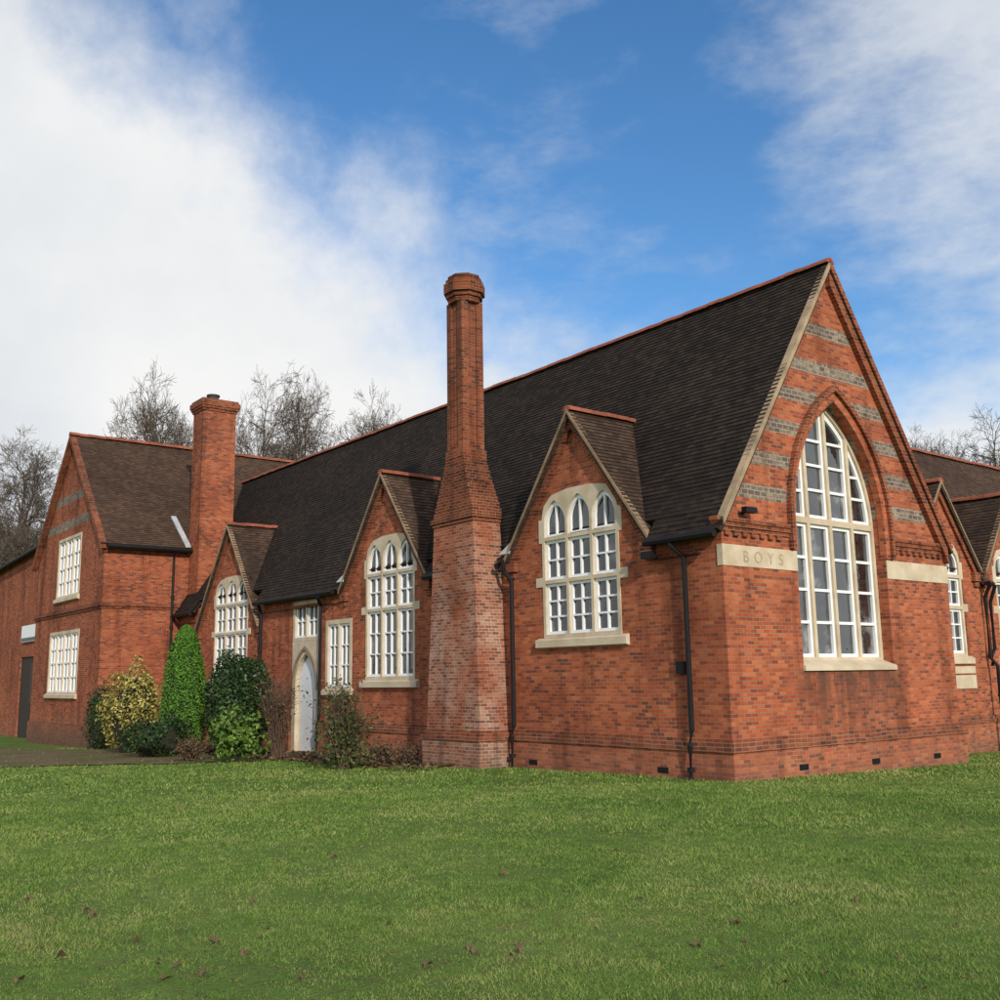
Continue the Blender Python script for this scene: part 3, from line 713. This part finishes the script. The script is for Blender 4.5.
# ------------------------------------------------------------------ grass
def in_poly(x, y, P):
    ins = np.zeros(len(x), bool); n = len(P)
    for i in range(n):
        x1, y1 = P[i]; x2, y2 = P[(i+1) % n]
        cnd = ((y1 > y) != (y2 > y)) & (x < (x2-x1)*(y-y1)/(y2-y1+1e-12)+x1); ins ^= cnd
    return ins
def scatter(d0, d1, dens, wide=.56):
    n = int(wide*(d1*d1-d0*d0)*dens)
    f = np.sqrt(rng.uniform(d0*d0, d1*d1, n)); r = rng.uniform(-wide, wide, n)*f
    return CAM.x+r*RT[0]+f*FW[0], CAM.y+r*RT[1]+f*FW[1]
allV = []
for d0, d1, dens, hgt, wd in ((4.4, 7.5, 7200, .018, .0022), (7.5, 11, 3500, .02, .0036), (11, 16, 1450, .024, .0062), (16, 24, 450, .03, .011), (24, 33, 130, .04, .018)):
    x, y = scatter(d0, d1, dens)
    inp = in_poly(x, y, PATH)
    worn = np.zeros(len(x))
    for p in WORN: worn = np.maximum(worn, np.exp(-((x-p.x)**2+(y-p.y)**2)/.16))
    bare = np.sin(x*2.3+1.7*np.sin(y*1.9))*np.sin(y*2.7+1.5*np.sin(x*2.1)) > .66
    keep = ~((x > -.12) & (y > -.12) & ((x < W+.12) | (y > RV-.1))) & ~((x > WU-.1) & (y > V1-.1)) & ~((x > -1.55) & (y > 7.6)) & ~(inp & (rng.uniform(0, 1, len(x)) > .12)) & (rng.uniform(0, 1, len(x)) > worn*.65) & ~(bare & (rng.uniform(0, 1, len(x)) > .5))
    x = x[keep]; y = y[keep]; n = len(x)
    pn = np.sin(x*1.7+np.sin(y*1.3)*1.4)*np.sin(y*1.9+np.sin(x*1.1)*1.7)
    pn2 = np.sin(x*5.1+2*np.sin(y*3.7))*np.sin(y*4.6+2*np.sin(x*4.3))
    pn3 = np.sin(x*13.1+2*np.sin(y*9.7))*np.sin(y*11.6+2*np.sin(x*10.3))
    h = hgt*rng.uniform(.4, 1.2, n)*(1+.25*pn+.35*pn2+.4*pn3)
    tall = rng.uniform(0, 1, n) > .985; h = np.where(tall, h*1.8, h)
    w = wd*rng.uniform(.7, 1.3, n); a = rng.uniform(0, 2*np.pi, n); l = rng.uniform(.3, 2.0, n)*h; b_ = a+rng.uniform(.6, 2.5, n)
    z = ground(x, y)
    p0 = np.stack([x-np.cos(a)*w, y-np.sin(a)*w, z-.004], -1); p1 = np.stack([x+np.cos(a)*w, y+np.sin(a)*w, z-.004], -1)
    p2 = np.stack([x+np.cos(b_)*l, y+np.sin(b_)*l, z+h], -1)
    allV.append(np.stack([p0, p1, p2], 1).reshape(-1, 3))
V = np.concatenate(allV); Fq = np.arange(len(V)).reshape(-1, 3)
gm, nt, b = newmat('grass_blades')
ge = nt.nodes.new('ShaderNodeNewGeometry'); tc = nt.nodes.new('ShaderNodeTexCoord').outputs['Object']
big = math_(nt, 'ADD', math_(nt, 'MULTIPLY', noise_(nt, tc, .45, 5, .65), .5), math_(nt, 'MULTIPLY', noise_(nt, tc, 3.2, 5, .7), .5))
big = mrange(nt, big, .38, .62, 0, 1)
f = math_(nt, 'ADD', math_(nt, 'MULTIPLY', ge.outputs['Random Per Island'], .36), math_(nt, 'MULTIPLY', big, .64))
c = ramp(nt, f, [(.06, (.055, .115, .02)), (.33, (.115, .205, .036)), (.56, (.19, .27, .058)), (.76, (.27, .305, .092)), (.94, (.36, .33, .15))])
lk(nt, c, b.inputs['Base Color']); b.inputs['Roughness'].default_value = .65; b.inputs['Specular IOR Level'].default_value = .15
go = np_mesh('grass', V, Fq, gm, k=3); tag(go, 'short damp winter grass covering the lawn', 'grass', kind='stuff')
# ------------------------------------------------------------------ fallen leaves
lm = leafmat('dead_leaf', [(.2, (.045, .03, .017)), (.6, (.13, .085, .045)), (.9, (.27, .185, .095))])
leaf_me = []
for k in range(3):
    mb = MB(); n = 9; pts = []
    for i in range(n):
        a = 2*math.pi*i/n; rr = .028*(1+.45*math.cos(a))*(1+random.uniform(-.3, .3)); pts.append((rr*math.cos(a), rr*.75*math.sin(a), .015*math.sin(a*2+k)+random.uniform(0, .009)))
    mb.add([(0, 0, .002)]+pts, [(0, 1+i, 1+(i+1) % n) for i in range(n)]); mb.add([(.035, 0, .0), (.07, .01, .01), (.07, .004, .014)], [(0, 1, 2)])
    o = mb.build('fallen_leaf', lm); leaf_me.append(o.data); bpy.data.objects.remove(o)
spots = [(88, 912), (94, 917), (215, 946), (240, 958), (205, 974), (180, 966), (466, 950), (474, 959), (518, 952), (512, 956), (737, 926), (741, 944), (720, 968), (822, 978), (904, 958), (920, 990), (700, 947), (385, 930), (560, 968), (640, 905), (300, 985), (140, 940), (860, 905), (960, 925), (30, 900), (250, 905), (505, 875), (612, 850), (430, 965), (780, 985), (972, 985), (330, 860), (160, 978), (270, 935), (60, 960), (20, 985)]
for i, (px, py) in enumerate(spots):
    p = hz(px+random.uniform(-5, 5), py+random.uniform(-4, 4))
    o = bpy.data.objects.new('fallen_leaf', leaf_me[i % 3]); COL.objects.link(o); o.location = (p.x, p.y, p.z+.02)
    o.rotation_euler = (random.uniform(-.5, .5), random.uniform(-.5, .5), random.uniform(0, 6.28)); s = random.uniform(.65, 1.2); o.scale = (s, s, s)
    tag(o, 'curled brown dead leaf lying on the lawn', 'leaf', 'fallen leaves scattered over the lawn')
def litter(x, y, lift, smin, smax, label):
    n = len(x); z = ground(x, y)+lift
    a = rng.uniform(0, 6.28, n); s_ = rng.uniform(smin, smax, n); t_ = rng.uniform(-.3, .6, n)*smax
    q = np.stack([np.stack([x+np.cos(a+k*1.571)*s_*(1 if k % 2 else .6), y+np.sin(a+k*1.571)*s_*(1 if k % 2 else .6), z+(t_ if k < 2 else -t_*.3)], -1) for k in range(4)], 1).reshape(-1, 3)
    tag(np_mesh('leaf_litter', q, np.arange(4*n).reshape(-1, 4), lm), label, 'leaf litter', kind='stuff')
litter(-rng.uniform(.05, 2.1, 2600), rng.uniform(6.0, 22, 2600), .045, .03, .07, 'brown leaf litter over the soil bed')
wx = np.concatenate([p.x+rng.normal(0, .4, 90) for p in WORN]); wy = np.concatenate([p.y+rng.normal(0, .4, 90) for p in WORN])
litter(wx, wy, .014, .005, .016, 'thin scatter of brown leaf scraps on the worn patches of lawn')
# ------------------------------------------------------------------ shrubs
def foliage(n, leaf, shape, seed, w, h, lump=.25, inner=.55):
    r = np.random.default_rng(seed)
    d = r.normal(size=(n, 3)); d /= np.linalg.norm(d, axis=1)[:, None]
    ph = r.uniform(0, 6.28, 6)
    lp = 1+lump*(np.sin(d[:, 0]*4+ph[0])*np.sin(d[:, 1]*4+ph[1])+.6*np.sin(d[:, 2]*6+ph[2])*np.sin(d[:, 0]*7+ph[3])+.4*np.sin(d[:, 1]*9+ph[4]))
    rad = (inner+(1-inner)*r.uniform(0, 1, n)**.5)*lp
    stray = r.uniform(0, 1, n) > .965; rad = np.where(stray, rad*r.uniform(1.02, 1.14, n), rad)
    if shape == 'cone':
        t = 1-r.uniform(0, 1, n)**1.15; q_ = np.clip((t-.3)/.7, 0, 1)
        prof = np.where(t < .3, .88+t*.4, np.sqrt(np.clip(1-q_**2.4, 0, 1))*(1-.2*q_))
        an = r.uniform(0, 6.28, n); rr = prof*(.74+.26*r.uniform(0, 1, n)**.5)*(1+.07*np.sin(an*5+t*9)+.06*np.sin(an*11+t*23))
        rr = np.where(stray, rr*r.uniform(1.02, 1.12, n), rr)
        p = np.stack([rr*np.cos(an)*w/2, rr*np.sin(an)*w/2, t*h], -1); out = np.stack([np.cos(an), np.sin(an), .5+t], -1)
    else:
        if shape == 'hedge':
            m_ = (np.abs(d)**2.5).sum(1)**(-1/2.5); d2 = d*m_[:, None]
        else: d2 = d
        p = d2*rad[:, None]
        p = p*np.array([w/2, w/2, h/2])+np.array([0, 0, h/2]); p[:, 2] = np.abs(p[:, 2]); out = d
    nrm_ = out+r.normal(size=(n, 3))*.75; nrm_ /= np.linalg.norm(nrm_, axis=1)[:, None]
    a = np.cross(nrm_, r.normal(size=(n, 3))); a /= np.linalg.norm(a, axis=1)[:, None]; b_ = np.cross(nrm_, a)
    L = leaf*r.uniform(.5, 1.4, n)[:, None]
    return np.stack([p-a*L, p+b_*L*.5, p+a*L, p-b_*L*.5], 1).reshape(-1, 3)
def core(parent, w, h, mat, shape):
    mb = MB()
    if shape == 'cone': prof = [(w*.3, .02), (w*.4, h*.2), (w*.4, h*.45), (w*.33, h*.7), (w*.16, h*.9)]
    else: prof = [(w*.2, .03), (w*.33, h*.25), (w*.36, h*.5), (w*.28, h*.72), (.05, h*.86)]
    mb.lathe(0, 0, prof, 12); return mb.build('stem_or_shade_core', mat, parent)  # solid dark core painting the shade inside the foliage, not a real stem
def px_size(px0, px1, py0, py1):
    p = hz((px0+px1)/2, py1); d = Vector((p.x-CAM.x, p.y-CAM.y, 0)); f = d.x*FW[0]+d.y*FW[1]
    w = (px1-px0)/1035*f
    rr = ray((px0+px1)/2, py0); t = (p.x-CAM.x)/rr.x; h = CAM.z+rr.z*t-p.z
    return p, w, h
dk = plain('shrub_core_shade', (.02, .022, .012), .9, .3)
def shrub(name, box, label, cat, mat, n, leaf, shape='round', seed=1, lump=.22, inner=.6, wf=1.0):
    p, w, h = px_size(*box); e = empty(name, p); tag(e, label, cat)
    core(e, w*wf, h, dk, shape)
    q = foliage(n, leaf, shape, seed, w, h, lump=lump, inner=inner)
    np_mesh('foliage', q, np.arange(len(q)).reshape(-1, 4), mat, e)
m_con = leafmat('conifer_green', [(.15, (.03, .09, .012)), (.5, (.08, .20, .022)), (.85, (.14, .29, .04))], .55, 3.0)
m_yel = leafmat('variegated_yellow', [(.1, (.04, .06, .014)), (.4, (.17, .16, .04)), (.65, (.42, .35, .09)), (.9, (.62, .53, .22))], .55, 3.0)
m_drk = leafmat('laurel_dark', [(.15, (.010, .026, .007)), (.5, (.022, .052, .014)), (.9, (.05, .09, .026))], .4, 2.5)
m_lit = leafmat('light_green_leaf', [(.15, (.04, .09, .014)), (.5, (.095, .18, .025)), (.9, (.17, .25, .05))], .5, 3.0)
m_bro = leafmat('dry_brown_leaf', [(.15, (.045, .03, .018)), (.5, (.115, .075, .042)), (.9, (.2, .14, .07))])
m_olv = leafmat('olive_leaf', [(.15, (.026, .04, .012)), (.5, (.065, .095, .028)), (.9, (.13, .13, .045))])
m_twig = plain('twig_bark', (.13, .08, .055), .9, .4, 10)
shrub('dark_shrub', (86, 112, 686, 749), 'narrow dark green shrub against the wing corner, left of the yellow shrub', 'shrub', m_drk, 3400, .042, seed=11)
shrub('yellow_shrub', (104, 158, 667, 753), 'tall yellow and green variegated shrub', 'shrub', m_yel, 6500, .05, seed=3, lump=.22)
shrub('conical_conifer', (159, 205, 626, 754), 'bright green dense column-shaped conifer between yellow and dark shrubs', 'conifer', m_con, 26000, .032, 'cone', 5)
shrub('dark_shrub', (205, 268, 655, 756), 'large rounded dark green laurel below the three-light window', 'shrub', m_drk, 14000, .046, 'hedge', seed=8, lump=.1)
shrub('low_shrub', (128, 190, 718, 757), 'low spreading dark green shrub in front of the conifer', 'shrub', m_drk, 4500, .045, seed=15, lump=.38)
shrub('small_shrub', (211, 258, 708, 762), 'small fresh green leafy shrub in front of the dark laurel', 'shrub', m_lit, 1400, .06, seed=21, lump=.5, inner=.3, wf=.3)
def twiggy(name, box, label, seed, nst, mat, nleaf, leaf, spread=.9, low=.0):
    p, w, h = px_size(*box); e = empty(name, p); tag(e, label, 'shrub'); r = random.Random(seed); mb = MB(); tips = []
    for k in range(nst):
        a = r.uniform(0, 6.28); t = r.uniform(.15, 1)*spread; q = Vector((r.uniform(-.15, .15), r.uniform(-.15, .15), 0)); hh = h*r.uniform(.4 if low else .6, 1.0)*(1-.2*t)
        end = Vector((math.cos(a)*w/2*t, math.sin(a)*w/2*t, hh)); pts = []
        for i in range(5):
            s = i/4; c_ = q.lerp(end, s); c_ += Vector((r.uniform(-.04, .04), r.uniform(-.04, .04), .12*h*math.sin(s*3.14)*.6)); pts.append(c_)
        mb.tube(pts, [.014, .011, .009, .006, .003], 4); tips += pts[1:]
        for _ in range(6):
            i = r.randint(1, 4); s0 = pts[i]; d = Vector((r.uniform(-1, 1), r.uniform(-1, 1), r.uniform(-.1, 1.1))).normalized()*r.uniform(.15, .45)*min(1, h)
            mb.tube([s0, s0+d*.5+Vector((0, 0, .02)), s0+d], [.006, .004, .002], 3); tips += [s0+d*.5, s0+d]
    mb.build('stem_or_shade_core', m_twig, e, fix=False)
    rr = np.random.default_rng(seed); T = np.array([tuple(t) for t in tips]); T = T[rr.integers(0, len(T), nleaf)]+rr.normal(size=(nleaf, 3))*.07
    if low: T[:, 2] = np.where(rr.uniform(0, 1, nleaf) < low, T[:, 2]*rr.uniform(.1, .7, nleaf), T[:, 2])
    T[:, 2] = np.maximum(T[:, 2], .04)
    nn = rr.normal(size=(nleaf, 3)); nn /= np.linalg.norm(nn, axis=1)[:, None]; a = np.cross(nn, rr.normal(size=(nleaf, 3))); a /= np.linalg.norm(a, axis=1)[:, None]; b_ = np.cross(nn, a)
    L = leaf*rr.uniform(.6, 1.3, nleaf)[:, None]
    q = np.stack([T-a*L, T+b_*L*.5, T+a*L, T-b_*L*.5], 1).reshape(-1, 3); np_mesh('foliage', q, np.arange(len(q)).reshape(-1, 4), mat, e)
twiggy('twiggy_shrub', (256, 298, 672, 759), 'bare brown twiggy shrub left of the white door', 4, 70, m_bro, 700, .035)
twiggy('olive_shrub', (310, 376, 676, 769), 'olive green leafy shrub right of the white door', 6, 90, m_olv, 3000, .043, 1.0, .3)
twiggy('dead_fern', (362, 398, 744, 766), 'low clump of dead brown fern under the second gable window', 9, 30, m_bro, 500, .04, 1.0)
twiggy('dead_fern', (394, 422, 748, 764), 'small dead brown fern tuft beside the tall chimney base', 10, 22, m_bro, 260, .035, 1.0)
twiggy('dead_fern', (168, 214, 738, 762), 'brown dead fern patch in front of the conifer and laurel', 12, 36, m_bro, 600, .04, 1.0)
# ------------------------------------------------------------------ bare trees
m_bark = plain('tree_bark', (.11, .088, .07), .95, .4, 2)
m_tw = plain('tree_twigs', (.115, .09, .07), .95, .3, 2)
def tree_parts(seed, H):
    r = random.Random(seed); tk = MB(); cr = MB()
    def grow(p, d, L, rad, lev):
        pts = [p]; rd = [rad]; n = 3
        wob = .05 if lev == 0 else .15
        for i in range(n):
            d = (d+Vector((r.gauss(0, wob), r.gauss(0, wob), r.gauss(.02, .1) if lev else 0))).normalized(); p = p+d*(L/n); pts.append(p); rd.append(max(.012, rad*(1-.4*(i+1)/n)))
        (tk if lev == 0 else cr).tube(pts, rd, 8 if lev == 0 else (5 if lev < 3 else 3))
        if lev >= 6: return
        nc = (13, 4, 4, 4, 3, 3)[lev]
        for k in range(nc):
            t = r.uniform(.4, 1.0) if lev else (.58+.42*(k+.5)/nc if k else 1.0)
            i = min(n-1, int(t*n)); q = pts[i].lerp(pts[i+1], min(1, t*n-i))
            ax = d.cross(Vector((r.gauss(0, 1), r.gauss(0, 1), r.gauss(0, 1))))
            if ax.length < 1e-3: continue
            ang = r.uniform(.4, 1.05) if k or lev else .15
            nd_ = (Matrix.Rotation(ang, 3, ax.normalized()) @ d).normalized()
            cl = H*.17*r.uniform(.8, 1.1) if lev == 0 else L*r.uniform(.58, .78)
            grow(q, nd_, cl, rd[i]*(.58 if lev == 0 else .66), lev+1)
    grow(Vector((0, 0, 0)), Vector((0, 0, 1)), H*.66, H*.014, 0)
    return tk, cr
protos = []
for s_ in (3, 14, 27):
    tk, cr = tree_parts(s_, 20.0)
    zs_ = sorted(v[2] for v in cr.v); zmax = zs_[int(len(zs_)*.992)]
    k = 20.0/zmax; tk.v = [(a*k, b_*k, c*k) for a, b_, c in tk.v]; cr.v = [(a*k, b_*k, c*k) for a, b_, c in cr.v]
    t = tk.build('trunk', m_bark, fix=False); c_ = cr.build('crown', m_tw, fix=False); protos.append((t.data, c_.data)); bpy.data.objects.remove(t); bpy.data.objects.remove(c_)
def tree(px, pytop, dist, k, label, rz, wide=1.0):
    d = ray(px, pytop); f = d.x*FW[0]+d.y*FW[1]; s = dist/f; p = CAM+d*s
    gz_ = float(ground(p.x, p.y)); H = p.z-gz_
    e = empty('bare_tree', (p.x, p.y, gz_-.05)); tag(e, label, 'tree'); e.rotation_euler = (0, 0, rz); sc = H/20.0; e.scale = (sc*wide, sc*wide, sc)
    for nm, me in zip(('trunk', 'crown'), protos[k]):
        o = bpy.data.objects.new(nm, me); COL.objects.link(o); o.parent = e
tree(34, 444, 62, 0, 'bare winter tree rising beyond the outbuilding at the far left', .3, .85)
tree(-20, 466, 66, 1, 'bare winter tree cut by the left edge of the view', 1.3, .9)
tree(163, 390, 72, 1, 'bare winter tree behind the wing roof, left of the square chimney', 2.1, .62)
tree(258, 385, 78, 2, 'bare winter tree behind the roof, just right of the square chimney', .9, .56)
tree(300, 389, 80, 0, 'bare winter tree behind the roof, second right of the square chimney', 3.5, .54)
tree(365, 406, 82, 1, 'low bare winter tree behind the roof, nearest the tall chimney', 4.4, .62)
tree(980, 420, 60, 2, 'bare winter tree above the side roof at the right edge', .2, .85)
tree(928, 438, 64, 0, 'bare winter tree peeping over the side roof beside the big gable', 5.0, .65)
# ------------------------------------------------------------------ light
to_sun = Vector((-.33*.92, -.92*.92, .40)).normalized(); el = math.asin(to_sun.z); rot = math.atan2(to_sun.x, to_sun.y)
sl = bpy.data.lights.new('sun', 'SUN'); sl.energy = 3.3; sl.angle = R(1.5); sl.color = (1, .91, .77)
so = bpy.data.objects.new('sun', sl); COL.objects.link(so); so.rotation_euler = (-to_sun).to_track_quat('-Z', 'Y').to_euler()
w = bpy.data.worlds.new('World'); S.world = w; w.use_nodes = True; nt = w.node_tree; nt.nodes.clear()
out = nt.nodes.new('ShaderNodeOutputWorld')
sky = nt.nodes.new('ShaderNodeTexSky'); sky.sky_type = 'NISHITA'; sky.sun_disc = False; sky.sun_elevation = el; sky.sun_rotation = rot
sky.air_density = 1.0; sky.dust_density = .3; sky.ozone_density = 3.0
bg1 = nt.nodes.new('ShaderNodeBackground'); bg1.inputs[1].default_value = .15
hs = nt.nodes.new('ShaderNodeHueSaturation'); hs.inputs['Saturation'].default_value = 1.2; hs.inputs['Value'].default_value = 1.1; lk(nt, sky.outputs[0], hs.inputs['Color']); lk(nt, hs.outputs[0], bg1.inputs[0])
gen = nt.nodes.new('ShaderNodeTexCoord').outputs['Generated']
def dot(v):
    n = nt.nodes.new('ShaderNodeVectorMath'); n.operation = 'DOT_PRODUCT'; lk(nt, gen, n.inputs[0]); n.inputs[1].default_value = v; return n.outputs['Value']
def wv(r, f, u): return (r*RT[0]+f*FW[0], r*RT[1]+f*FW[1], u)
def sm(x, lo, hi): return mrange(nt, x, lo, hi, 0, 1, True)
nA = noise_(nt, gen, 3.4, 9, .6)
nB = noise_(nt, mapping(nt, gen, (1.0, 1.0, 2.2)), 5.0, 9, .62)
nC = noise_(nt, mapping(nt, gen, (1.0, 1.0, 2.0)), 3.1, 8, .6)
dL = math_(nt, 'ADD', dot(wv(-.721, .2365, -.651)), math_(nt, 'MULTIPLY', math_(nt, 'SUBTRACT', nA, .5), .4))
mL = sm(dL, -.05, .11)
dR = math_(nt, 'ADD', dot(wv(.879, -.416, .232)), math_(nt, 'MULTIPLY', math_(nt, 'SUBTRACT', nB, .5), .55))
mR = math_(nt, 'MULTIPLY', sm(dR, -.08, .2), .82)
dB = math_(nt, 'ADD', math_(nt, 'SUBTRACT', .375, dot((0, 0, 1))), math_(nt, 'MULTIPLY', math_(nt, 'SUBTRACT', nC, .5), .5))
mB = math_(nt, 'MULTIPLY', sm(dB, .02, .18), .94)
mW = math_(nt, 'MULTIPLY', sm(nB, .50, .78), .36)
mk = math_(nt, 'MAXIMUM', math_(nt, 'MAXIMUM', mL, mR), math_(nt, 'MAXIMUM', mW, mB))
cc = ramp(nt, noise_(nt, gen, 2.2, 6, .52), [(.3, (.62, .66, .72)), (.46, (.81, .84, .87)), (.6, (.95, .95, .945))])
bg2 = nt.nodes.new('ShaderNodeBackground'); bg2.inputs[1].default_value = .97; lk(nt, cc, bg2.inputs[0])
ms_ = nt.nodes.new('ShaderNodeMixShader'); lk(nt, mk, ms_.inputs[0]); lk(nt, bg1.outputs[0], ms_.inputs[1]); lk(nt, bg2.outputs[0], ms_.inputs[2]); lk(nt, ms_.outputs[0], out.inputs[0])
# ------------------------------------------------------------------ camera
cd = bpy.data.cameras.new('camera'); cd.sensor_width = 36; cd.sensor_fit = 'HORIZONTAL'; cd.lens = 36*FL/1000; cd.clip_end = 6000; cd.clip_start = .1
co = bpy.data.objects.new('camera', cd); COL.objects.link(co); co.location = CAM
co.rotation_euler = (Vector((FW[0]*cp, FW[1]*cp, sp)).to_track_quat('-Z', 'Y').to_matrix() @ Matrix.Rotation(-ROLL, 3, 'Z')).to_euler(); S.camera = co
S.view_settings.view_transform = 'Standard'; S.view_settings.look = 'None'; S.view_settings.exposure = 0
